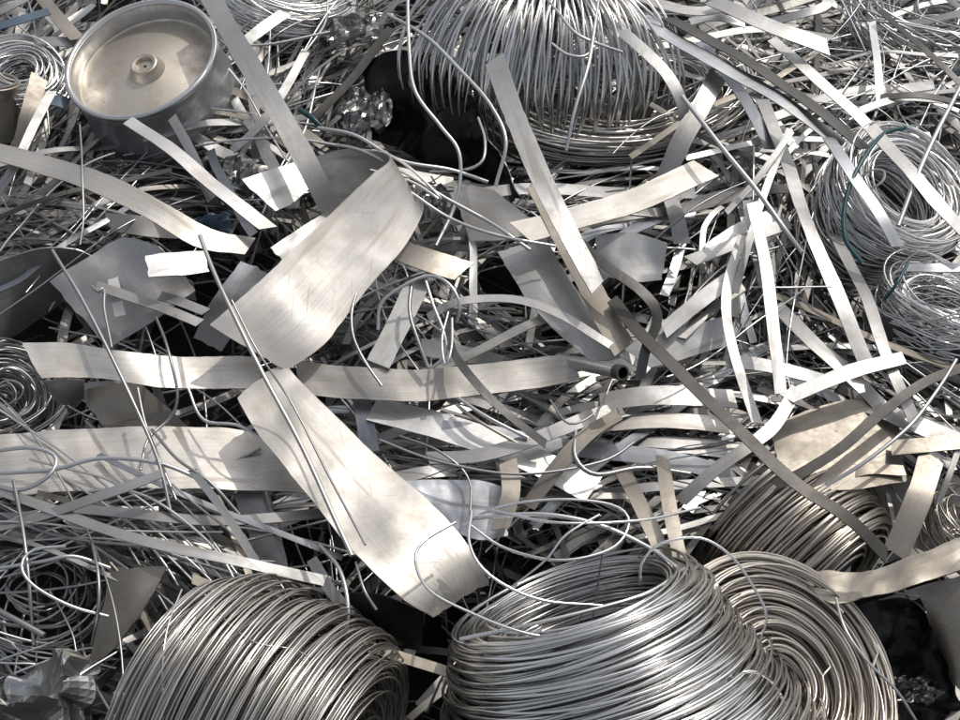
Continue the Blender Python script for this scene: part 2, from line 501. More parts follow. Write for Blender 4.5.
def drum():
    c = P(141, 59, 0.10)
    k = mpp(c)
    Z = cdir(-0.17, 0.50, 0.85)
    X = unit(RIGHT - Z * (RIGHT @ Z))
    R, H = 79 * k, 72 * k
    e = empty('metal_drum', c - Z * H, 'round open grey steel drum with a hub inside, top left', 'drum')
    wall = [(0.02 * R, -H), (R * 0.95, -H), (R * 0.985, -H * .975), (R * 0.985, -H * .80), (R * 1.0, -H * .76), (R * 1.0, -H * .70), (R * .98, -H * .66),
            (R * .98, -H * .20), (R * .985, -H * .16), (R * 1.0, -H * .04), (R * .995, 0), (R * .955, 0.002), (R * .93, -H * .03), (R * .915, -H * .12), (R * .915, -H * .34)]
    make('wall', revolve(wall, c, Z, X), 'drum_steel', e, sharp=40)
    # rolled lip
    th = np.linspace(0, 2 * math.pi, 90)
    lip = c + R * 0.975 * (X * np.cos(th)[:, None] + np.cross(Z, X) * np.sin(th)[:, None]) + Z * 0.001
    make('rolled_lip', tube_geo(lip, 0.0042, 8, False), 'mirror_foil', e, sharp=80)
    d = make('disc', revolve([(R * .918, -H * .26), (R * .90, -H * .285), (R * .84, -H * .29), (R * .82, -H * .275), (R * .30, -H * .25), (R * .26, -H * .235), (R * .02, -H * .235)], c, Z, X), 'drum_disc', e, sharp=40)
    hub = make('hub', revolve([(R * .24, -H * .25), (R * .22, -H * .19), (R * .185, -H * .15), (R * .175, -H * .10), (R * .155, -H * .09), (R * .12, -H * .10), (R * .11, -H * .15), (R * .02, -H * .15)], c, Z, X, 40), 'drum_disc', e, sharp=35)
    make('bolt', revolve([(R * .118, -H * .16), (R * .118, -H * .06), (R * .10, -H * .03), (R * .06, -H * .03), (R * .05, -H * .09), (R * .005, -H * .10)], c, Z, X, 14), 'brass', hub, smooth=False)
drum()

# ------------------------------------------------------------------ wire coils
def tie(e, pts, wpx, mat='wire_aluminium', name='tie_wire'):
    return wire(None, pts, wpx, mat, parent=e, name=name)

e = coil('large bright silver wire coil at the bottom centre, opening turned up', 600, 682, 0.04, (-0.30, 0.94, 0.06), 164, 178, 40, 400, 3.3, 'coil_bright',
         tilt=2.0, cone=-0.46, wob=0.015, layers=7, seed=3, seg=60, axj=0.018)
tie(e, [(603, 546, .115), (598, 580, .12), (594, 612, .13), (586, 655, .14), (577, 715, .12)], 1.6, 'black_thread', 'binding_thread')
tie(e, [(582, 612, .132), (572, 650, .138), (566, 690, .13)], 1.2, 'black_thread', 'binding_thread')
for pts, w in [
    ([(462, 525, .13), (500, 507, .15), (560, 499, .16), (612, 505, .16), (629, 522, .16), (612, 548, .16), (560, 560, .16), (505, 548, .15), (470, 525, .15)], 3.2),
    ([(470, 518, .14), (540, 514, .16), (600, 526, .16), (650, 548, .15), (676, 566, .13)], 5.0),
    ([(472, 512, .15), (470, 545, .16), (490, 575, .16), (540, 600, .15), (605, 606, .14)], 3.4),
    ([(456, 522, .13), (425, 540, .14), (415, 560, .14), (428, 590, .15), (470, 612, .15), (530, 634, .15), (597, 642, .14)], 3.0),
    ([(492, 510, .15), (560, 523, .17), (640, 520, .16), (700, 508, .13)], 3.0),
    ([(510, 588, .14), (545, 560, .16), (566, 535, .17), (600, 515, .17)], 2.6),
    ([(640, 585, .14), (642, 562, .16), (662, 543, .17), (700, 538, .17), (730, 555, .16), (752, 585, .14), (766, 615, .12), (760, 640, .10)], 3.0),
    ([(690, 720, .10), (720, 690, .13), (745, 672, .14), (770, 680, .12), (790, 712, .08)], 3.6),
    ([(460, 640, .12), (540, 622, .15), (640, 596, .15), (688, 566, .12)], 4.2)]:
    tie(e, pts, w, 'coil_bright', 'loose_turn')

e = coil('brownish grey wire coil lying on its side at the bottom left', 258, 736, 0.0, (0.88, -0.30, 0.30), 146, 215, 142, 820, 2.5, 'coil_grey',
         tilt=1.5, wob=0.012, layers=11, seed=5, seg=50, axj=0.012, barrel=0.22)
tie(e, [(182, 590, .115), (168, 625, .13), (162, 665, .13), (163, 720, .11)], 2.2, 'coil_bright', 'loose_turn')
tie(e, [(205, 600, .12), (250, 640, .14), (300, 652, .13), (345, 690, .10)], 1.6, 'coil_grey', 'loose_turn')

e = coil('fanned out silver wire coil like a slack spring at the top centre', 540, 66, 0.05, (0.94, -0.10, 0.05), 84, 165, 30, 190, 2.8, 'coil_bright',
         tilt=5, bend=1.9, bend_dir=(0.12, 0.55, -0.82), wob=0.03, layers=4, seed=9, seg=54, axj=0.03)
coil('bundle of long wires bowed below the fanned out top coil', 618, 100, 0.01, (0.04, 0.62, 0.78), 132, 34, 46, 90, 2.7, 'coil_grey',
     tilt=3.0, wob=0.05, layers=4, seed=12, seg=64, squash=0.62, sq_dir=(1, 0.22, 0))

coil('silver ring coil with a dark round hole at the right edge', 893, 198, 0.05, (0.34, 0.42, 0.84), 74, 46, 30, 170, 2.3, 'coil_bright', tilt=7.5, wob=0.03, layers=5, seed=21, seg=50)
coil('slack grey coil of thin wire left of the ring coil with the dark hole', 850, 236, 0.0, (0.45, 0.50, 0.74), 58, 54, 22, 70, 2.6, 'coil_grey', tilt=9, wob=0.05, layers=4, seed=23, seg=44)
coil('small dazzling silver coil under the ring coil at the right edge', 936, 322, 0.01, (0.1, 0.80, 0.60), 58, 60, 24, 130, 2.4, 'coil_bright', tilt=15, wob=0.08, layers=4, seed=25, seg=44)
coil('tan wire coil lying half buried behind the big bottom coil', 790, 548, -0.05, (0.60, -0.62, 0.46), 92, 112, 34, 190, 3.6, 'coil_tan', tilt=2.2, barrel=0.12, wob=0.02, layers=5, seed=31, seg=50)
coil('tan wire coil squeezed against the right side of the big bottom coil', 760, 694, 0.025, (0.40, 0.46, 0.79), 132, 90, 96, 330, 3.3, 'coil_tan', tilt=2.6, wob=0.02, layers=8, seed=33, seg=52)
coil('little coil of fine wire at the left edge beside the drum', 22, 82, 0.03, (0.1, 0.45, 0.88), 42, 44, 24, 90, 2.0, 'coil_bright', tilt=10, wob=0.05, layers=5, seed=35, seg=36)
coil('dark coil of wire at the left edge under the cut strip', 0, 402, -0.05, (0.5, 0.3, 0.8), 52, 60, 40, 60, 2.6, 'wire_grey', tilt=18, wob=0.10, layers=4, seed=37, seg=40)
coil('coil of fine wire at the top edge right of the drum', 290, 4, 0.0, (0.2, 0.7, 0.68), 62, 60, 26, 80, 2.6, 'coil_bright', tilt=6, wob=0.04, layers=4, seed=39, seg=44)
coil('nest of crinkled fine wire in the top right corner', 930, 30, 0.0, (-0.1, 0.5, 0.85), 72, 56, 52, 90, 2.4, 'wire_aluminium', tilt=22, wob=0.10, layers=4, seed=41, seg=40)
coil('wisp of thin coiled wire at the right edge above the grey bent strip', 952, 520, -0.02, (0.5, 0.5, 0.7), 30, 30, 18, 34, 2.0, 'coil_tan', tilt=12, wob=0.06, layers=3, seed=43, seg=34)
coil('slack dark loops of wire at the left below the wide bright band', 40, 590, -0.05, (0.1, 0.6, 0.8), 66, 50, 40, 14, 3.0, 'wire_grey', tilt=20, wob=0.10, layers=3, seed=45, seg=44)

# ------------------------------------------------------------------ sheets and plates
sheet('wide curled silver band bent over into a loop, left of centre',
      [(209, 325, .128), (250, 290, .138), (300, 243, .145), (345, 200, .155), (372, 174, .162), (389, 161, .158), (384, 153, .14), (362, 149, .12), (335, 151, .10), (305, 160, .085)],
      [(287, 371, .085), (325, 343, .092), (366, 290, .098), (400, 252, .106), (419, 222, .108), (422, 205, .100), (410, 200, .09), (385, 203, .06), (355, 212, .04), (325, 222, .025)],
      'cream_steel', n=64, m=16, dent=0.0035, freq=8)
sheet('white sunlit flap behind the curled band', [(241, 181, .10), (272, 170, .095), (306, 159, .09)], [(276, 210, .085), (292, 203, .08), (310, 189, .08)], 'bright_aluminium', n=12, m=8)
sheet('lit silver tongue of metal inside the curled band', [(270, 248, .10), (300, 228, .09), (326, 212, .08)], [(286, 264, .085), (316, 244, .075), (338, 226, .065)], 'bright_aluminium', n=14, m=8)
sheet('thin mirror-like sheet under the left end of the curled band', [(194, 338, .06), (212, 300, .08), (240, 262, .08)], [(222, 352, .03), (250, 312, .05), (276, 276, .05)], 'blue_grey_steel', n=16, m=8)
sheet('long wide silver plate sloping down from the centre to the big bottom coil',
      [(237, 398, .088), (262, 440, .089), (310, 498, .090), (355, 552, .089), (392, 590, .084), (418, 608, .072), (434, 617, .058)],
      [(282, 362, .086), (322, 404, .086), (380, 458, .084), (430, 503, .081), (466, 544, .074), (480, 566, .062), (487, 582, .048)], 'cream_steel', n=40, m=12, dent=0.004)
sheet('flat bright wide band crossing the left side above the loose wires',
      [(-30, 440, .03), (60, 430, .035), (140, 428, .035), (220, 428, .03), (262, 434, .025)],
      [(-30, 500, .03), (60, 492, .035), (150, 489, .035), (240, 490, .03), (312, 493, .025)], 'cream_steel', n=36, m=12, dent=0.004)
sheet('cut grey strip with a pointed left end lying across the left side',
      [(22, 343, .085), (70, 343, .085), (120, 351, .085), (175, 356, .075), (262, 357, .065)],
      [(41, 379, .075), (90, 378, .075), (150, 386, .075), (195, 388, .065), (258, 389, .055)], 'cream_steel', n=36, m=8, dent=0.003)
sheet('grey band running from the curled loop towards the silver pipe end',
      [(296, 361, .06), (350, 367, .062), (420, 370, .065), (490, 363, .07), (548, 356, .075), (572, 358, .08)],
      [(300, 394, .05), (350, 399, .052), (420, 402, .055), (490, 394, .06), (548, 386, .065), (580, 380, .07)], 'cream_steel', n=36, m=8, dent=0.004)
plate = sheet('square grey plate with two white stickers below the drum', [(50, 281, .07), (85, 259, .08), (122, 238, .09), (160, 246, .095)], [(108, 349, .03), (133, 333, .04), (158, 317, .05), (196, 290, .055)], 'grey_steel', n=22, m=12, dent=0.004)
plate['_o'] = list(plate.location)
for (a, b, c, d) in (((108, 280), (118, 277), (110, 292), (121, 290)), ((112, 304), (122, 301), (115, 317), (126, 315))):
    sheet(None, [(*a, .072), (*b, .074)], [(*c, .066), (*d, .068)], 'white_paper', thick=0.0008, n=4, m=4, dent=0.0006, name='sticker', parent=plate)
sheet('dark curved sheet at the left edge beside the square plate', [(-30, 275, .04), (0, 261, .06), (40, 249, .07), (75, 249, .065), (97, 258, .05)], [(-30, 352, -.06), (5, 340, -.05), (40, 318, -.04), (65, 300, -.03), (88, 283, -.01)], 'grey_steel', n=26, m=12, dent=0.004)
sheet('dull tan panel showing under the cut grey strip', [(78, 392, .02), (110, 384, .03), (140, 382, .03)], [(108, 432, 0), (150, 432, 0), (192, 430, 0)], 'tan_steel', n=14, m=8)
sheet('rolled under corner of sheet below the pointed end of the cut strip', [(46, 379, .06), (60, 378, .065), (84, 380, .06)], [(56, 398, .03), (66, 404, .025), (84, 398, .03)], 'grey_steel', n=14, m=8)
sheet('small white lit tab between the square plate and the curled band', [(146, 256, .122), (175, 253, .114), (207, 251, .106)], [(148, 278, .119), (178, 276, .111), (209, 272, .103)], 'bright_aluminium', n=10, m=6)
sheet('small pale flap under the long cream strip below the drum', [(106, 213, .06), (140, 216, .06), (172, 224, .05)], [(112, 231, .05), (145, 236, .05), (180, 238, .04)], 'aluminium', n=10, m=6)
sheet('bluish glossy scrap of sheet right of the square plate', [(150, 282, .05), (175, 275, .06), (192, 282, .06)], [(158, 303, .03), (182, 298, .035), (196, 300, .04)], 'blue_grey_steel', n=10, m=6)
sheet('pale patch of plate below the wide bright band', [(232, 493, .01), (262, 491, .01), (268, 495, .0)], [(262, 566, -.02), (276, 572, -.02), (290, 574, -.02)], 'aluminium', n=10, m=10)
sheet('thin tan translucent-looking card leaning on the bottom left coil', [(112, 572, .05), (140, 567, .06), (166, 566, .06)], [(88, 660, .0), (104, 657, .02), (140, 618, .05)], 'tan_steel', n=12, m=12, dent=0.004)
sheet('broad grey plate lying at the right below the crossing strips', [(768, 428, .055), (815, 408, .058), (862, 400, .055), (898, 422, .05)], [(786, 488, .05), (825, 490, .048), (865, 488, .045), (906, 482, .04)], 'tan_steel', n=22, m=12, dent=0.003)
sheet('short pale plate with dark specks right of the pipe end', [(600, 352, .05), (660, 334, .06), (722, 317, .065)], [(606, 378, .035), (665, 364, .045), (729, 345, .05)], 'aluminium', n=18, m=8)
sheet('pale wide strip running down to the silver pipe end', [(498, 252, .05), (525, 296, .06), (556, 332, .07), (592, 362, .075)], [(546, 238, .06), (572, 282, .07), (600, 322, .08), (622, 357, .085)], 'aluminium', n=24, m=8)
sheet('cream corner of sheet between the black sheet and the long bright strip', [(452, 188, .05), (472, 186, .055), (494, 190, .06)], [(470, 240, .02), (505, 240, .03), (548, 232, .04)], 'cream_steel', n=12, m=10)
sheet('bright white bent sheet right of the long bright strip', [(596, 236, .075), (630, 233, .08), (668, 243, .09)], [(600, 275, .05), (630, 282, .06), (662, 280, .06)], 'bright_aluminium', n=14, m=10, dent=0.006)
sheet('grey dull sheet at the right edge under the dazzling coil', [(862, 312, .03), (900, 322, .035), (965, 352, .04)], [(872, 345, .0), (905, 362, .0), (965, 392, .0)], 'dark_steel', n=16, m=8)
sheet('grey panel at the right edge beside the black plastic', [(917, 590, .03), (940, 582, .04), (985, 570, .05)], [(944, 655, -.02), (960, 690, -.02), (1000, 700, -.02)], 'tan_steel', n=12, m=10)
sheet('weathered bent grey strip with a ragged left end at the lower right',
      [(808, 572, .046), (826, 570, .05), (862, 572, .05), (905, 560, .055), (970, 535, .05)], [(804, 586, .052), (832, 604, .058), (868, 597, .06), (915, 586, .066), (978, 566, .06)], 'tan_steel', n=28, m=8, dent=0.006, freq=20)
sheet('bluish crumpled sheet beside the end of the long sloping plate', [(400, 482, .04), (440, 480, .04), (480, 481, .042), (505, 488, .042)], [(418, 520, .032), (450, 530, .032), (480, 540, .035), (508, 536, .035)], 'blue_grey_steel', n=24, m=16, dent=0.003, freq=22)
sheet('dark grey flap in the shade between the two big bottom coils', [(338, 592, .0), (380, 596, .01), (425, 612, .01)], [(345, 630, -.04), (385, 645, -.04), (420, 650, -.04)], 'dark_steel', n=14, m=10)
sheet('pale triangular scrap below the grey band at the centre', [(420, 338, .03), (460, 345, .03), (505, 356, .03)], [(424, 356, .02), (462, 362, .02), (500, 366, .02)], 'bright_aluminium', n=12, m=6)
sheet('dark grey plate deep between the strips at the centre', [(395, 430, -.02), (450, 432, -.02), (500, 446, -.02)], [(398, 490, -.05), (450, 500, -.05), (510, 505, -.05)], 'grey_steel', n=14, m=8)
sheet('tan plate lying right of the half buried tan coil', [(868, 478, -.01), (905, 476, 0), (965, 480, 0)], [(875, 540, -.05), (910, 560, -.05), (965, 560, -.05)], 'tan_steel', n=14, m=8)
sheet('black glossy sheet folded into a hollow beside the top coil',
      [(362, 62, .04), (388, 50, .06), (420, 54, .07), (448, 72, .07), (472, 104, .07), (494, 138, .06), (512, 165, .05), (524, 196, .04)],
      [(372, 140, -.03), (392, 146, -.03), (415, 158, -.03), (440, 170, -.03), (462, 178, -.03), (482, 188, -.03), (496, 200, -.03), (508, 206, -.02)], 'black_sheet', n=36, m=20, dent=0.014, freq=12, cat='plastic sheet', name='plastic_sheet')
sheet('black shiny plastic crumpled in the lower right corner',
      [(846, 610, -.03), (875, 600, -.02), (915, 603, -.02), (950, 660, -.03)], [(845, 735, -.12), (880, 740, -.1), (920, 740, -.1), (970, 740, -.1)], 'black_sheet', n=34, m=30, dent=0.02, freq=14, cat='plastic sheet', name='plastic_sheet')

# ------------------------------------------------------------------ foil, plastics, pipe and other odd bits
crumple('crumpled silver foil in the bottom left corner', 42, 690, .06, 130, 100, 'mirror_foil', amp=.030, freq=18, seed=2, n=26)
crumple('crumpled shiny foil between the drum and the black sheet', 366, 108, .02, 62, 84, 'crushed_foil', amp=.008, freq=40, seed=5, n=17)
crumple('small shiny foil scrap at the right end of the curled band', 428, 200, .05, 54, 58, 'crushed_foil', amp=.008, freq=40, seed=7, n=17)
crumple('blue crumpled plastic scrap below the drum', 212, 222, .075, 44, 26, 'blue_plastic', amp=.009, freq=26, seed=9, n=20, cat='plastic scrap', name='plastic_scrap')
crumple('shredded silver foil below the right side of the drum', 232, 172, .05, 84, 64, 'crushed_foil', amp=.008, freq=40, seed=12, n=17)
crumple('shiny foil bits on the black plastic in the lower right corner', 915, 688, -.05, 66, 30, 'crushed_foil', amp=.008, freq=40, seed=14, n=17)
crumple('shiny crumpled foil at the top edge above the black sheet', 350, 30, .03, 76, 66, 'crushed_foil', amp=.008, freq=40, seed=16, n=17)
crumple('shiny wrinkled foil hanging left of the ring coil', 815, 330, .0, 40, 60, 'crushed_foil', amp=.008, freq=40, seed=18, n=17)

def pipe():
    a, b = P(590, 366, .095), P(623, 373, .13)
    Z = (b - a) / np.linalg.norm(b - a)
    X = unit(np.cross(Z, [0, 0, 1.0]))
    k = mpp(b); R, L = 7.0 * k, np.linalg.norm(b - a)
    e = empty('pipe', a, 'short silver pipe end with a dark opening, right of centre', 'pipe')
    make('tube', revolve([(R * .98, -L * 1.0), (R, 0), (R, L * .8)], a, Z, X, 36), 'mirror_foil', e, sharp=60)
    make('collar', revolve([(R * 1.0, L * .79), (R * 1.12, L * .81), (R * 1.12, L), (R * .86, L), (R * .8, L * .2), (0.001, L * .15)], a, Z, X, 36), 'dark_steel', e, sharp=40)
pipe()

def can(label, px, py, h, axis, R, L, mat):
    c = P(px, py, h); k = mpp(c); R *= k; L *= k
    Z = cdir(*axis); X = unit(np.cross(Z, [0.1, 0.2, 1.0]))
    e = empty('sleeve', c - Z * L / 2, label, 'sleeve')
    make('tube', revolve([(R * .9, -L / 2), (R, -L / 2), (R, L / 2 - .004), (R * .97, L / 2), (R * .86, L / 2), (R * .84, -L / 2)], c, Z, X, 40), mat, e, sharp=40)
    make('rim', revolve([(R * 1.0, L * .40), (R * 1.05, L * .41), (R * 1.05, L * .46), (R * 1.0, L * .47)], c, Z, X, 40), mat, e, sharp=40)
can('brown sleeve cut off by the left edge below the small coil', -4, 108, .03, (0.1, 0.85, 0.5), 24, 58, 'tan_steel')
can('blue sleeve glinting deep behind the upright white strip', 785, 335, -.01, (0.35, 0.75, 0.55), 9, 40, 'blue_plastic')

# ------------------------------------------------------------------ picked-out strips
A_, B_, G_, D_, T_, K_, W_, N_ = 'aluminium', 'bright_aluminium', 'grey_steel', 'dark_steel', 'tan_steel', 'brown_steel', 'cream_steel', 'blue_grey_steel'
STRIPS = [
 ('long cream strip curving from the left edge below the drum', [(-20, 147, .09), (50, 166, .10), (110, 188, .11), (160, 214, .11), (205, 238, .10), (250, 246, .08)], 21, 0, W_),
 ('long grey strip standing over the right side of the drum', [(204, -15, .16), (240, 48, .165), (280, 115, .15), (308, 165, .13), (330, 208, .09)], 21, 8, A_),
 ('narrow grey strip slanting from the front rim of the drum', [(128, 121, .13), (175, 152, .125), (215, 186, .115), (268, 228, .10)], 12, -14, G_),
 ('narrow dark strip crossing the front of the drum', [(172, 117, .115), (190, 150, .11), (212, 200, .09)], 10, 15, G_),
 ('slim strip leaning against the drum from the lower right', [(232, 150, .07), (262, 122, .09), (285, 88, .10), (306, 52, .10)], 9, 10, A_),
 ('white glinting short strip at the top right of the drum', [(243, 44, .08), (265, 27, .085), (285, 12, .08)], 12, 20, B_),
 ('pale strip along the top left corner beside the drum', [(-10, 38, .05), (30, 40, .06), (78, 43, .06)], 11, 0, A_),
 ('grey strip slanting into the top left corner', [(38, -8, .06), (58, 18, .07), (78, 40, .07)], 12, 0, T_),
 ('tan strip standing between the brown sleeve and the drum', [(22, 150, .04), (30, 112, .07), (40, 78, .08)], 16, 25, T_),
 ('pale bent strip below the brown sleeve at the left', [(-8, 200, .05), (14, 165, .08), (32, 130, .09), (52, 92, .09)], 9, 15, A_),
 ('dark short strip in the top left corner', [(-8, 16, .07), (14, 6, .075), (36, -6, .07)], 9, 0, G_),
 ('bright long strip leaning down beside the fanned out coil', [(494, 60, .19), (515, 116, .19), (541, 176, .18), (568, 232, .165), (598, 288, .14)], 21, [12, 8, 0, -10], A_),
 ('broad strip with shadow lying left of the bright leaning strip', [(538, 186, .095), (566, 240, .10), (596, 300, .105), (624, 350, .105)], 23, 5, T_),
 ('cream strip with a square cut end below the fanned out coil', [(520, 232, .095), (580, 216, .10), (645, 196, .105), (706, 169, .11)], 25, 0, W_),
 ('grey upright strip right of the fanned out coil', [(660, 190, .05), (682, 140, .09), (700, 108, .105), (718, 76, .11)], 19, 5, G_),
 ('pale strip hanging below the square cut cream end', [(668, 188, .06), (676, 215, .06), (682, 244, .04)], 16, 10, A_),
 ('strip curling round the right side of the fanned out coil', [(570, -6, .12), (605, 20, .135), (640, 48, .14), (665, 72, .135), (681, 100, .12), (684, 116, .10)], 12, 10, A_),
 ('long light strip slanting across the upper right', [(640, 18, .12), (700, 53, .13), (752, 82, .135), (800, 114, .135), (842, 146, .12)], 15, -6, N_),
 ('long dark strip beside the light one across the upper right', [(668, 18, .125), (730, 52, .135), (782, 84, .14), (830, 118, .14), (866, 148, .125)], 13, -18, D_),
 ('dark grey strip near the top edge at the upper right', [(712, 0, .13), (752, 17, .14), (792, 34, .14), (828, 48, .13)], 17, 0, G_),
 ('grey strip running down right below the dark top strip', [(772, 38, .11), (806, 70, .115), (845, 105, .115), (876, 134, .11)], 12, 4, A_),
 ('short pale strip curled at the top edge right of the fanned out coil', [(632, -4, .10), (665, 6, .115), (700, 11, .12), (735, 4, .11)], 13, -10, A_),
 ('white flash of curved strip near the top edge', [(690, 22, .09), (715, 17, .10), (745, 23, .09)], 9, 0, B_),
 ('arched pale strip at the top edge of the upper right', [(765, 22, .10), (800, 14, .12), (825, 6, .125), (834, -10, .12)], 9, 20, A_),
 ('long twisting grey strip hanging down the right side', [(762, 100, .07), (786, 158, .09), (806, 222, .10), (832, 282, .10), (868, 366, .08)], 14, [0, -14, 16], G_),
 ('pale narrow strip in front of the ring coil', [(828, 138, .13), (850, 172, .14), (876, 208, .14), (898, 246, .12)], 13, -5, N_),
 ('grey strip crossing the right side of the ring coil', [(870, 126, .14), (905, 164, .15), (935, 200, .15), (972, 242, .13)], 15, 0, G_),
 ('short grey strip at the right edge below the ring coil', [(908, 267, .10), (935, 268, .105), (972, 269, .10)], 9, 0, N_),
 ('white narrow strip hanging down in the upper right', [(872, 22, .08), (877, 62, .09), (880, 104, .09)], 7, 10, B_),
 ('pale twisted strip left of the ring coil at the top right', [(860, 112, .10), (884, 102, .105), (905, 98, .10), (940, 100, .09)], 7, 0, A_),
 ('dark bent strip above the ring coil', [(880, 98, .10), (915, 96, .11), (955, 102, .10)], 7, 0, D_),
 ('long dark rod-like strip to the right edge in the top right corner', [(880, 10, .10), (915, 40, .115), (965, 88, .11)], 6, 10, D_),
 ('upright dazzling white strip right of centre', [(752, 203, .15), (764, 258, .15), (773, 325, .14), (781, 393, .12)], 12, 0, B_),
 ('narrow white strip leaning left of the upright dazzling strip', [(790, 128, .13), (770, 178, .13), (752, 232, .12), (735, 292, .10)], 7, 0, A_),
 ('thin pale strip making a peak above the upright white strip', [(792, 130, .135), (760, 176, .135), (726, 214, .12)], 6, 5, A_),
 ('pale bowed strip hanging left of the upright white strip', [(742, 236, .09), (727, 290, .10), (732, 345, .10), (757, 424, .08)], 10, 0, A_),
 ('bent white strip under the foot of the upright white strip', [(728, 362, .085), (765, 366, .09), (800, 374, .09), (828, 382, .08)], 13, 0, A_),
 ('pale strip slanting up to the right below the upright white strip', [(786, 398, .095), (826, 382, .10), (862, 369, .10), (904, 358, .095)], 13, 0, B_),
 ('grey strip slanting down from the blue sleeve', [(776, 306, .05), (812, 342, .06), (852, 378, .06), (895, 420, .05)], 15, 0, G_),
 ('cream strip bent upward across the dark long strip', [(680, 502, .06), (715, 470, .085), (750, 446, .10), (775, 425, .10), (796, 388, .09)], 12, [0, 0, 10, 25], W_),
 ('long dark strip slanting from the pipe end to the lower right', [(612, 300, .115), (642, 336, .13), (700, 392, .14), (748, 438, .145), (800, 486, .14), (850, 520, .13), (886, 556, .10)], 12.5, 0, K_),
 ('dark strip bent in a hook above the pipe end', [(572, 236, .14), (606, 266, .15), (640, 290, .15), (656, 308, .145), (656, 326, .135), (646, 348, .125), (640, 378, .11)], 10, 10, D_),
 ('dark brown bent strip crossing the broad right plate', [(775, 486, .06), (800, 474, .07), (842, 448, .08), (880, 414, .09), (925, 382, .09), (975, 362, .08)], 9, 0, K_),
 ('tan strip reaching the right edge above the standing tan strip', [(892, 447, .06), (925, 444, .065), (975, 440, .06)], 14, 0, T_),
 ('standing tan strip at the right leaning over the half buried tan coil', [(932, 456, .06), (920, 495, .06), (896, 553, .03)], 24, 5, T_),
 ('grey strip slanting to the right edge beside the broad plate', [(856, 400, .05), (905, 420, .06), (970, 446, .05)], 17, 0, A_),
 ('narrow grey strip falling along the right side below the ring coil', [(836, 236, .06), (866, 296, .08), (888, 362, .09), (916, 424, .07)], 12, 5, G_),
 ('small pale strip slanting up towards the white bent sheet', [(664, 330, .07), (698, 302, .08), (738, 272, .085)], 15, 0, A_),
 ('narrow strip beside the small pale one right of centre', [(682, 338, .06), (712, 310, .065), (744, 288, .07)], 7, 0, G_),
 ('dull short strip below the right end of the curled band', [(398, 250, .09), (430, 262, .095), (464, 272, .09)], 23, 0, T_),
 ('pale strip hanging from the curled band to the grey band', [(420, 280, .075), (400, 320, .075), (378, 364, .07)], 24, 0, A_),
 ('short upright grey strip below the grey band', [(362, 394, .035), (365, 420, .03), (370, 452, .01)], 18, 0, N_),
 ('dark narrow strip sagging through the wire loops at the centre', [(448, 312, .09), (452, 350, .095), (478, 386, .10), (510, 416, .09), (546, 444, .07)], 8, 10, D_),
 ('grey arched strip over the wire loops at the centre', [(428, 318, .09), (458, 301, .105), (510, 298, .11), (560, 314, .11), (604, 342, .105), (648, 372, .09)], 8, 10, G_),
 ('white sunlit strip below the grey band', [(372, 408, .035), (430, 424, .04), (490, 443, .045), (545, 466, .045), (594, 488, .04)], 25, 0, B_),
 ('dark grey strip arching up to the right below the pipe end', [(428, 458, .05), (480, 455, .06), (540, 436, .065), (590, 418, .065), (622, 408, .06)], 13, -5, G_),
 ('tan strip slanting down left from the dark arching strip', [(620, 414, .07), (588, 434, .075), (556, 468, .07), (528, 506, .055)], 14, 10, T_),
 ('short upright tan strip above the big bottom coil', [(508, 462, .065), (511, 492, .07), (500, 528, .06)], 18, 0, T_),
 ('tan strip slanting behind the loose turns of the big bottom coil', [(620, 468, .03), (640, 505, .05), (660, 548, .06), (668, 572, .06)], 16, 0, T_),
 ('short upright tan strip in front of the half buried tan coil', [(662, 456, .06), (668, 500, .075), (680, 558, .08)], 14, 5, T_),
 ('pale horizontal strip right of the sunlit white strip', [(600, 402, .03), (660, 396, .04), (735, 400, .04)], 18, 0, A_),
 ('grey horizontal strip under the pale horizontal strip', [(600, 424, .02), (660, 420, .03), (740, 428, .03)], 15, 0, W_),
 ('dull strip lying above the half buried tan coil', [(606, 452, .01), (670, 444, .02), (740, 452, .02)], 16, 0, G_),
 ('flat hooked bar lying on the square plate with stickers', [(97, 287, .085), (120, 294, .085), (155, 306, .085), (200, 323, .085)], 9, 0, G_),
 ('short grey bar beside the hooked bar', [(160, 296, .085), (182, 302, .087), (206, 311, .087)], 9, 0, G_),
 ('long slim strip rising from the left edge over the wide bright band', [(-15, 530, .05), (60, 510, .07), (120, 490, .085), (162, 474, .09)], 9, 0, A_),
 ('long pale strip sloping down right through the left tangle', [(-12, 487, .05), (60, 512, .07), (130, 537, .08), (210, 556, .08), (330, 582, .06)], 9, 0, A_),
 ('straight grey strip lying just below the wide bright band', [(70, 508, .045), (150, 516, .055), (230, 520, .055), (330, 512, .05)], 9, 0, G_),
 ('slanting narrow strip left of the sloping plate', [(192, 470, .07), (222, 508, .085), (250, 552, .08), (285, 606, .05)], 8, 10, A_),
 ('tan flat rod lying above the bottom left coil', [(192, 578, .04), (250, 602, .035), (320, 632, .03), (385, 652, .03), (452, 673, .03)], 9, 0, T_),
 ('strip end poking up between the two big bottom coils', [(312, 560, .05), (330, 590, .06), (352, 615, .05)], 11, 10, G_),
 ('narrow pale strip below the broad right plate', [(815, 495, .03), (860, 470, .05), (905, 470, .05)], 10, 0, T_),
 ('narrow pale strip pointing up at the right edge', [(938, 505, .03), (948, 478, .05), (962, 440, .06)], 6, 10, W_),
 ('grey strip hanging under the dark strip pair at the upper right', [(700, 40, .05), (745, 100, .07), (770, 150, .07)], 11, 10, N_),
 ('pale strip lying flat below the peak of thin strips', [(690, 262, .06), (730, 246, .07), (790, 222, .07)], 12, 0, A_),
 ('white strip glinting below the square cut cream end', [(712, 250, .055), (742, 228, .06), (772, 216, .06)], 15, 0, B_),
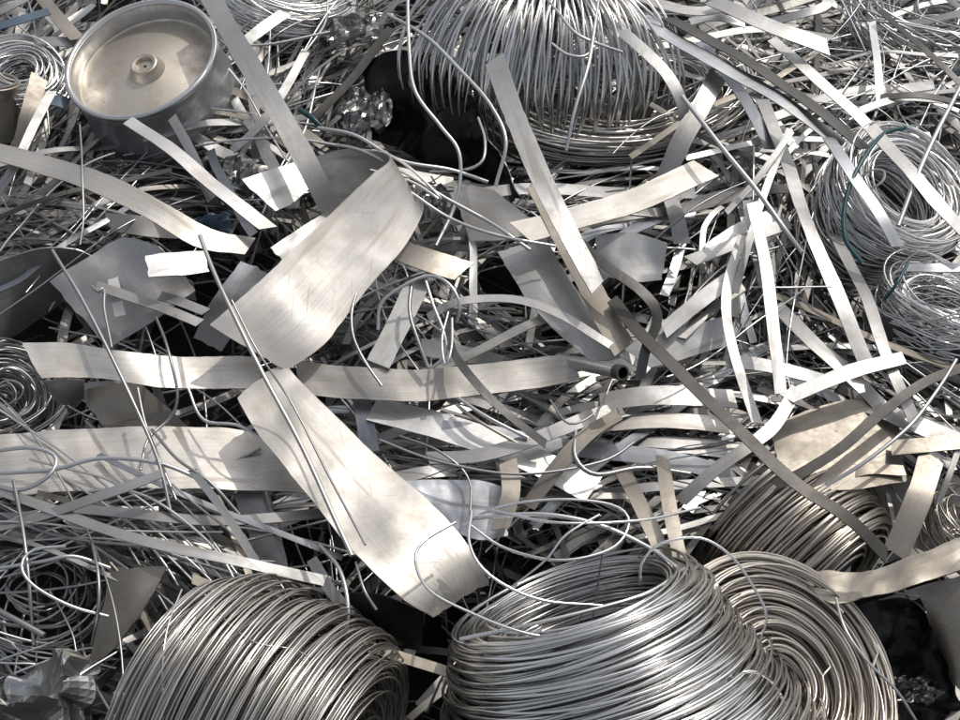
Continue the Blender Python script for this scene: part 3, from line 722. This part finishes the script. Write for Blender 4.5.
 ('short vertical grey strip near the pale flat strip', [(748, 200, .08), (752, 226, .085), (764, 252, .07)], 11, 10, A_),
 ('blue plastic strip in the top left corner', [(-10, 30, .075), (18, 22, .085), (49, 11, .085)], 10, 0, 'blue_plastic'),
 ('blue plastic tab left of the drum', [(44, 98, .06), (56, 100, .065), (68, 104, .06)], 12, 0, 'blue_plastic'),
]
for s in STRIPS:
    lab, pts, w, roll, mat = s
    strip(lab, pts, w, roll, mat, group='single strips in the scrap heap')

# ------------------------------------------------------------------ picked-out wires and rods
X_, Y_, Z_ = 'wire_aluminium', 'wire_grey', 'coil_tan'
WIRES = [
 ('long slim dull rod hanging from the curled band over the sloping plate', [(200, 236, .17), (226, 300, .175), (263, 373, .165), (306, 456, .14), (338, 525, .13), (352, 556, .125)], 4.8, 'coil_grey'),
 ('thin wire snaking from the square plate over the cut strip to the left tangle', [(52, 250, .12), (78, 292, .12), (106, 346, .115), (136, 408, .10), (158, 460, .08), (170, 510, .06)], 4, Y_),
 ('thin bent wire in the gap below the hooked bar', [(156, 318, .07), (168, 350, .10), (178, 395, .08), (170, 418, .06), (148, 440, .06), (140, 470, .06)], 3.2, Y_),
 ('wire bent over the left part of the wide bright band', [(188, 388, .08), (204, 420, .07), (240, 426, .07), (276, 448, .06), (300, 470, .05)], 3.2, X_),
 ('wire falling from the cut strip over the wide bright band', [(138, 388, .085), (146, 425, .08), (160, 462, .07), (176, 500, .06)], 3.4, Y_),
 ('wire slanting over the right part of the wide bright band', [(152, 430, .06), (176, 458, .07), (210, 482, .07), (240, 515, .05)], 3.4, Y_),
 ('long thin wire looping along the lower edge of the wide bright band', [(-10, 474, .06), (50, 470, .07), (100, 458, .075), (160, 464, .075), (215, 486, .06)], 4.5, X_),
 ('rounded wire loop on the left end of the wide bright band', [(-10, 452, .06), (30, 448, .07), (55, 456, .07), (50, 474, .07), (20, 490, .06), (-10, 484, .05)], 4.5, X_),
 ('wire end with a hook lying on the square plate', [(92, 286, .09), (98, 292, .092), (104, 288, .092), (104, 310, .092), (112, 348, .09)], 3, Y_),
 ('wire sagging across the black sheet from the top edge', [(408, -8, .14), (409, 50, .14), (416, 92, .14), (440, 126, .13), (458, 150, .12), (460, 182, .10), (452, 214, .08), (436, 246, .07)], 4, X_),
 ('wire following the left flank of the fanned out coil', [(388, 14, .12), (430, 40, .135), (466, 76, .14), (492, 108, .14), (506, 142, .13), (496, 186, .10)], 4, X_),
 ('short curved wire in the black hollow', [(478, 118, .10), (485, 140, .11), (482, 162, .11), (460, 171, .10), (430, 172, .08)], 3.2, X_),
 ('wire from the drum to the right across the foil', [(318, 128, .12), (356, 136, .125), (400, 160, .12), (450, 170, .11), (488, 182, .09)], 4, X_),
 ('bright wire tail below the black sheet', [(318, 142, .10), (360, 150, .12), (400, 170, .12), (442, 196, .11), (490, 222, .10), (530, 250, .09)], 3.6, X_),
 ('thin wire bent back in a sharp V above the curled band', [(376, 148, .13), (410, 168, .13), (442, 200, .12), (412, 182, .125), (370, 170, .13)], 3, X_),
 ('pair wire sweeping from the curled band to the bright leaning strip', [(380, 172, .12), (410, 192, .12), (450, 218, .11), (500, 236, .11), (555, 246, .10)], 3.4, X_),
 ('long wire dropping from the top edge over the fanned out coil', [(600, -8, .20), (594, 30, .205), (588, 68, .20), (575, 110, .18), (566, 150, .15)], 3.6, X_),
 ('curved wire end over the middle of the fanned out coil', [(545, -4, .20), (560, 14, .205), (574, 32, .205), (592, 42, .20), (622, 52, .18)], 3, X_),
 ('short hanging wire loop on the fanned out coil', [(552, 44, .20), (566, 54, .20), (584, 56, .20), (594, 46, .20)], 3, X_),
 ('bright straight wire from the upper right down to the peak of strips', [(682, 96, .15), (716, 140, .155), (752, 184, .15), (782, 226, .14), (802, 252, .12)], 5, X_),
 ('thin white rod crossing the hole of the ring coil', [(962, 84, .14), (940, 126, .15), (920, 170, .15), (898, 226, .13)], 5, X_),
 ('dark teal wire loop round the left side of the ring coil', [(905, 128, .13), (884, 134, .14), (868, 152, .145), (852, 180, .14), (844, 210, .13), (846, 240, .12), (862, 262, .11)], 4.5, 'teal_plastic'),
 ('dark teal wire end below the ring coil', [(908, 262, .11), (896, 284, .11), (884, 300, .09)], 3.5, 'teal_plastic'),
 ('short dark teal cable behind the drum', [(300, 110, .08), (312, 118, .09), (326, 132, .08)], 6, 'teal_plastic'),
 ('small pale wire loop in the hole of the ring coil', [(862, 176, .11), (874, 170, .12), (884, 172, .12), (882, 182, .12), (868, 190, .11)], 2.6, X_),
 ('thin horizontal wire across the hanging strips at the right', [(752, 287, .13), (790, 287, .13), (832, 287, .12)], 1.8, X_),
 ('light wire curving across the broad right plate to the right edge', [(826, 486, .06), (870, 458, .08), (910, 426, .09), (936, 392, .09), (956, 360, .08)], 4, X_),
 ('wire loop hanging left of the pale strip below the curled band', [(372, 262, .10), (354, 300, .10), (352, 330, .095), (362, 356, .085), (382, 386, .075)], 3.2, Y_),
 ('pale wire arch springing from the dull short strip', [(378, 330, .08), (382, 302, .10), (410, 282, .115), (432, 276, .12), (450, 286, .12), (460, 306, .11), (456, 322, .09)], 3.6, X_),
 ('pale wire drooping from the arch over the grey band', [(426, 282, .115), (434, 306, .11), (444, 332, .10), (446, 354, .09), (432, 368, .08)], 3.6, X_),
 ('dark wire drooping left of the arch', [(412, 284, .11), (410, 312, .105), (418, 340, .095), (428, 368, .08)], 4, Y_),
 ('thin wire oval through the centre loops', [(448, 312, .10), (442, 340, .10), (446, 366, .10), (452, 346, .105), (452, 318, .105)], 2.6, X_),
 ('pale twin wire below the grey band, upper one', [(458, 398, .065), (485, 416, .07), (528, 438, .065)], 4, X_),
 ('pale twin wire below the grey band, lower one', [(456, 404, .06), (480, 422, .065), (518, 444, .06)], 3.4, Z_),
 ('thin wire bowed over the dark arching strip', [(550, 400, .08), (570, 424, .09), (598, 410, .09), (612, 380, .09)], 2.2, Y_),
 ('wire loop below the dark arching strip', [(576, 432, .07), (576, 458, .075), (596, 474, .07), (640, 468, .06), (690, 474, .05)], 5, Y_),
 ('long thin dark wire bowed over the bottom of the centre', [(380, 440, .07), (440, 462, .075), (520, 474, .075), (600, 462, .07), (640, 438, .06)], 3, Y_),
 ('bright wire arc right of the tan squeezed coil', [(836, 598, .08), (846, 630, .09), (870, 664, .08), (896, 690, .06), (918, 724, .03)], 3, X_),
 ('wire hanging in the left tangle beside the bottom left coil', [(92, 540, .06), (98, 575, .07), (98, 610, .06), (92, 645, .03)], 3.6, Y_),
 ('big thin wire ring in the left tangle', [(108, 616, .05), (70, 606, .065), (34, 586, .075), (22, 566, .08), (34, 550, .08), (66, 546, .08)], 3.6, X_),
 ('dark cut rod end in the left tangle', [(-12, 604, .04), (12, 618, .05), (44, 636, .05)], 6.5, Y_),
 ('wire standing at the left edge of the tangle', [(14, 480, .06), (24, 540, .07), (30, 590, .06), (34, 645, .03)], 4, Y_),
 ('pale wire crossing the left tangle upward', [(-10, 570, .05), (40, 562, .065), (74, 556, .065), (110, 568, .05)], 4, X_),
 ('wire bent over the foil in the bottom left corner', [(56, 724, .06), (66, 690, .075), (84, 672, .075), (116, 652, .06)], 3, X_),
 ('wire curling beside the sloping plate', [(356, 562, .08), (364, 590, .085), (376, 610, .075)], 3, Y_),
 ('wire hooked under the sloping plate', [(320, 545, .06), (340, 570, .075), (348, 610, .075), (342, 650, .05)], 4.5, X_),
 ('dark thin wire lying down the long sloping plate', [(232, 300, .17), (258, 352, .155), (292, 404, .125), (330, 478, .12), (365, 545, .13)], 2.4, Y_),
 ('thin wire curve below the white sunlit strip', [(400, 436, .05), (440, 452, .06), (468, 478, .055), (470, 520, .06)], 2.6, Y_),
 ('straight bright wire over the drum top to the right', [(225, 45, .12), (270, 44, .12), (330, 32, .12)], 2.6, X_),
 ('thin wire across the front of the drum', [(196, 146, .10), (240, 140, .11), (290, 138, .115), (340, 146, .11)], 2.4, X_),
 ('thin wire hanging below the drum at the left', [(80, 125, .10), (82, 170, .11), (84, 215, .10), (80, 245, .09)], 2.2, Y_),
]
for lab, pts, w, mat in WIRES:
    wire(lab, pts, w, mat, group='single wires in the scrap heap')

# ------------------------------------------------------------------ loose tangle: countable pieces near the top of the heap
PITS = [(890, 196, 34, 28), (200, 330, 50, 24), (215, 408, 36, 22), (55, 605, 60, 46), (400, 655, 50, 50), (900, 640, 62, 56), (440, 120, 66, 56), (505, 280, 30, 18), (20, 330, 60, 30), (300, 545, 30, 30)]
def pit(x, y):
    return any(((x - a) / c)**2 + ((y - b) / d)**2 < 1 for a, b, c, d in PITS)
def to_px(p):
    d = p - EYE
    z = -(d @ BACK)
    return 480 + (d @ RIGHT) / z * FOC * 960, 360 - (d @ UP) / z * FOC * 960
def over_pit(p):
    x, y = to_px(p)
    return any(pit(i, j) for i, j in zip(x[::2], y[::2]))

def rand_piece(reg, ang, spread, L, h, curl, drop):
    cx, cy, rx, ry = reg
    while True:
        a, b = rng.uniform(-1, 1, 2)
        if a * a + b * b < 1 and not pit(cx + a * rx, cy + b * ry): break
    hh = rng.uniform(*h)
    c = P(cx + a * rx, cy + b * ry, hh)
    k = mpp(c)
    t = math.radians(rng.normal(ang, spread))
    # picture angle (counter-clockwise from right) to a direction lying in the heap
    d = np.array([math.cos(t), math.sin(t) / math.sin(PITCH), 0.0]); d /= np.linalg.norm(d)
    e = np.array([-d[1], d[0], 0])
    ln = rng.uniform(*L) * k
    s = np.linspace(-0.5, 0.5, 21)
    w1, w2 = rng.uniform(0, 6.28, 2)
    th = rng.normal(0, curl) * s + 0.05 * np.sin(s * 8 + w1)
    for _ in range(rng.integers(0, 2)):                       # sharp kinks
        th = th + rng.normal(0, 0.30) / (1 + np.exp(-(s - rng.uniform(-.45, .45)) / 0.02))
    x = np.cumsum(np.cos(th)) * ln / 21; y = np.cumsum(np.sin(th)) * ln / 21
    x -= x[10]; y -= y[10]
    z = s * ln * rng.normal(0, drop) - 4 * s * s * ln * abs(rng.normal(0, 0.05)) + 0.012 * ln * np.sin(s * 9 + w2)
    p = c + d * x[:, None] + e * y[:, None]
    p[:, 2] += z
    p[:, 2] = np.maximum(p[:, 2], GROUND + 0.01)
    return p, k

def rand_strip_geo(p, w, thick=0.0012):
    roll = rng.normal(0, 0.30) + rng.normal(0, 0.35) * np.linspace(-0.5, 0.5, len(p))
    g, _ = ribbon_grid(p, w, roll, 3, rng.uniform(-0.12, 0.12))
    return slab_geo(g, thick)

# name of the spot, region (px), angle, spread, [n strips, n wires], lengths, widths of strips, widths of wires, heights, curl
ZONES = [
 ('in the jumble left of the drum', (40, 110, 60, 70), 50, 40, 8, 14, (60, 160), (6, 12), (2, 3.2), (-.06, .06), 0.8),
 ('under the cream strip below the drum', (60, 215, 85, 38), 20, 35, 10, 26, (60, 170), (4, 9), (1.8, 3), (-.05, .06), 0.7),
 ('between the drum and the curled band', (240, 160, 60, 60), -30, 45, 14, 14, (50, 120), (6, 14), (2, 3), (-.04, .07), 0.8),
 ('in the tangle right of the drum', (310, 60, 55, 70), 55, 40, 12, 20, (70, 180), (6, 12), (2, 3.4), (-.05, .08), 0.9),
 ('in the dark gap around the cut strip', (110, 350, 110, 60), -30, 50, 6, 14, (70, 170), (6, 12), (2.2, 3.4), (-.14, -.02), 0.9),
 ('tangled below the wide bright band', (140, 540, 160, 45), -12, 28, 12, 44, (100, 260), (6, 9), (2.6, 4), (-.04, .07), 0.9),
 ('in the shade left of the bottom left coil', (50, 620, 70, 60), -30, 60, 2, 14, (60, 180), (6, 9), (2.6, 4), (-.14, .02), 1.6),
 ('in the loops around the centre', (450, 300, 90, 70), -10, 60, 14, 16, (60, 170), (8, 20), (2, 3.2), (-.06, .05), 1.2),
 ('under the strips below the grey band', (500, 450, 120, 50), 0, 35, 22, 14, (90, 240), (9, 20), (2.2, 3.4), (-.08, .02), 0.6),
 ('layered right of the pipe end', (670, 400, 90, 70), 12, 30, 24, 10, (90, 240), (9, 22), (2, 3), (-.08, .03), 0.5),
 ('in the tangle below the fanned out coil', (610, 210, 110, 50), 15, 35, 18, 24, (70, 200), (6, 16), (2, 3.2), (-.06, .05), 0.8),
 ('under the long strip pair, upper right', (760, 90, 100, 80), 20, 45, 26, 28, (60, 180), (5, 12), (1.8, 3), (-.06, .07), 0.8),
 ('in the top right corner tangle', (900, 50, 80, 70), 10, 60, 16, 40, (50, 150), (4, 9), (1.8, 2.8), (-.05, .08), 1.2),
 ('hanging left of the ring coil', (760, 240, 80, 90), 65, 35, 24, 24, (70, 180), (6, 13), (1.8, 3), (-.06, .07), 0.6),
 ('below the dazzling coil, right edge', (890, 390, 80, 55), -35, 40, 20, 12, (70, 200), (7, 14), (2, 3), (-.06, .05), 0.6),
 ('beside the half buried tan coil', (690, 490, 70, 40), 20, 40, 12, 8, (70, 170), (8, 16), (2, 3), (-.08, .02), 0.6),
 ('shaded near the black plastic, lower right', (900, 610, 70, 80), 15, 50, 8, 8, (60, 180), (7, 14), (2, 3), (-.14, -.02), 0.8),
 ('in the dark between the bottom coils', (380, 640, 60, 60), -20, 50, 3, 8, (60, 160), (7, 12), (2.4, 3.4), (-.14, -.02), 0.9),
]
SM = [A_, A_, G_, G_, W_, N_, T_, D_, D_, B_]
TONE = {A_: 'silver', B_: 'white', G_: 'grey', W_: 'cream', N_: 'bluish', T_: 'tan', D_: 'dark', 'wire_aluminium': 'silver', 'wire_grey': 'grey'}
ORD = [w + ' from left ' for w in 'second third fourth fifth sixth seventh eighth ninth tenth eleventh twelfth thirteenth fourteenth fifteenth sixteenth seventeenth eighteenth nineteenth twentieth twenty-first twenty-second twenty-third twenty-fourth twenty-fifth twenty-sixth twenty-seventh twenty-eighth twenty-ninth thirtieth'.split()]
def which(items, noun, place):
    """label pieces of one tone by their place from left to right"""
    by = {}
    for o, p, m in items:
        ln = np.linalg.norm(np.diff(p, axis=0), axis=1).sum()
        form = 'bent' if np.linalg.norm(p[-1] - p[0]) < 0.93 * ln else 'straight'
        by.setdefault((form, TONE[m]), []).append((to_px(p[len(p) // 2])[0], o))
    for (form, tone), L in by.items():
        L.sort(key=lambda t: t[0])
        n = len(L)
        for i, (_, o) in enumerate(L):
            w = '' if n == 1 else ('leftmost ' if i == 0 else 'rightmost ' if i == n - 1 else 'middle ' if n == 3 else ORD[min(i - 1, 28)])
            tag(o, (w + form + ' ' + tone + ' ' + noun + ' ' + place).strip(), 'wire' if 'wire' in noun else 'metal strip', noun + 's ' + place)
for place, reg, ang, spread, ns, nw, L, sw, ww, h, curl in ZONES:
    got = []
    while len(got) < ns:
        p, k = rand_piece(reg, ang, spread * .75, (L[0] * 1.3, L[1] * 1.6), h, curl * 0.3, 0.06)
        if over_pit(p) and rng.uniform() < 0.8: continue
        m = SM[rng.integers(0, len(SM))]
        got.append((make('scrap_strip', rand_strip_geo(p, rng.uniform(*sw) * k * 0.85), m, sharp=40), p, m))
    which(got, 'loose strip', place)
    got = []
    while len(got) < nw:
        p, k = rand_piece(reg, ang, spread * .9, (L[0] * 1.4, L[1] * 1.9), h, curl * 0.6, 0.05)
        if over_pit(p) and rng.uniform() < 0.7: continue
        p = spline(p, 30)
        m = (X_, X_, Y_)[rng.integers(0, 3)]
        got.append((make('scrap_wire', tube_geo(p, rng.uniform(*ww) * k * 0.42, 5), m, sharp=80), p, m))
    which(got, 'loose wire', place)

# ------------------------------------------------------------------ the mass underneath, which nobody could count
def mass(name, label, cat, geos, mat):
    o = make(name, join(geos), mat, sharp=60)
    o['kind'] = 'stuff'
    tag(o, label, cat)
FULL = (480, 330, 760, 620)
geos, sgeos = [], []
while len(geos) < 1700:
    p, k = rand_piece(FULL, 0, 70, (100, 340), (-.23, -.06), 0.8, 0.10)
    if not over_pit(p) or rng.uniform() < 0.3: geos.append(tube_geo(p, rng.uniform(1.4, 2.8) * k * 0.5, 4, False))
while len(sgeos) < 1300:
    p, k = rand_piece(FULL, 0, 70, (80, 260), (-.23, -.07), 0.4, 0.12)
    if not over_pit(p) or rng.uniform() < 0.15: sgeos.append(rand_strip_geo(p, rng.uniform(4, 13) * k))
# finer slivers and threads closer to the top, zone by zone
for place, reg, ang, spread, ns, nw, L, sw, ww, h, curl in ZONES:
    if 'shade' in place or 'dark' in place: continue
    for i in range(60):
        p, k = rand_piece(reg, ang, spread * .8, (L[0] * 1.3, L[1] * 1.7), (-.08, .03), curl * 0.4, 0.06)
        if not over_pit(p): geos.append(tube_geo(p, rng.uniform(1.2, 2.2) * k * 0.5, 4, False))
    for i in range(95):
        p, k = rand_piece(reg, ang, spread * .75, (L[0] * 1.2, L[1] * 1.6), (-.08, .015), curl * .25, 0.06)
        if not over_pit(p): sgeos.append(rand_strip_geo(p, rng.uniform(2.5, 9) * k))
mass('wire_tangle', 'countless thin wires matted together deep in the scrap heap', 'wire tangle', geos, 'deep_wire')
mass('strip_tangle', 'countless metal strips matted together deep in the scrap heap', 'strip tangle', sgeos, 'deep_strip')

for o in C.objects:
    if '_o' in o: del o['_o']
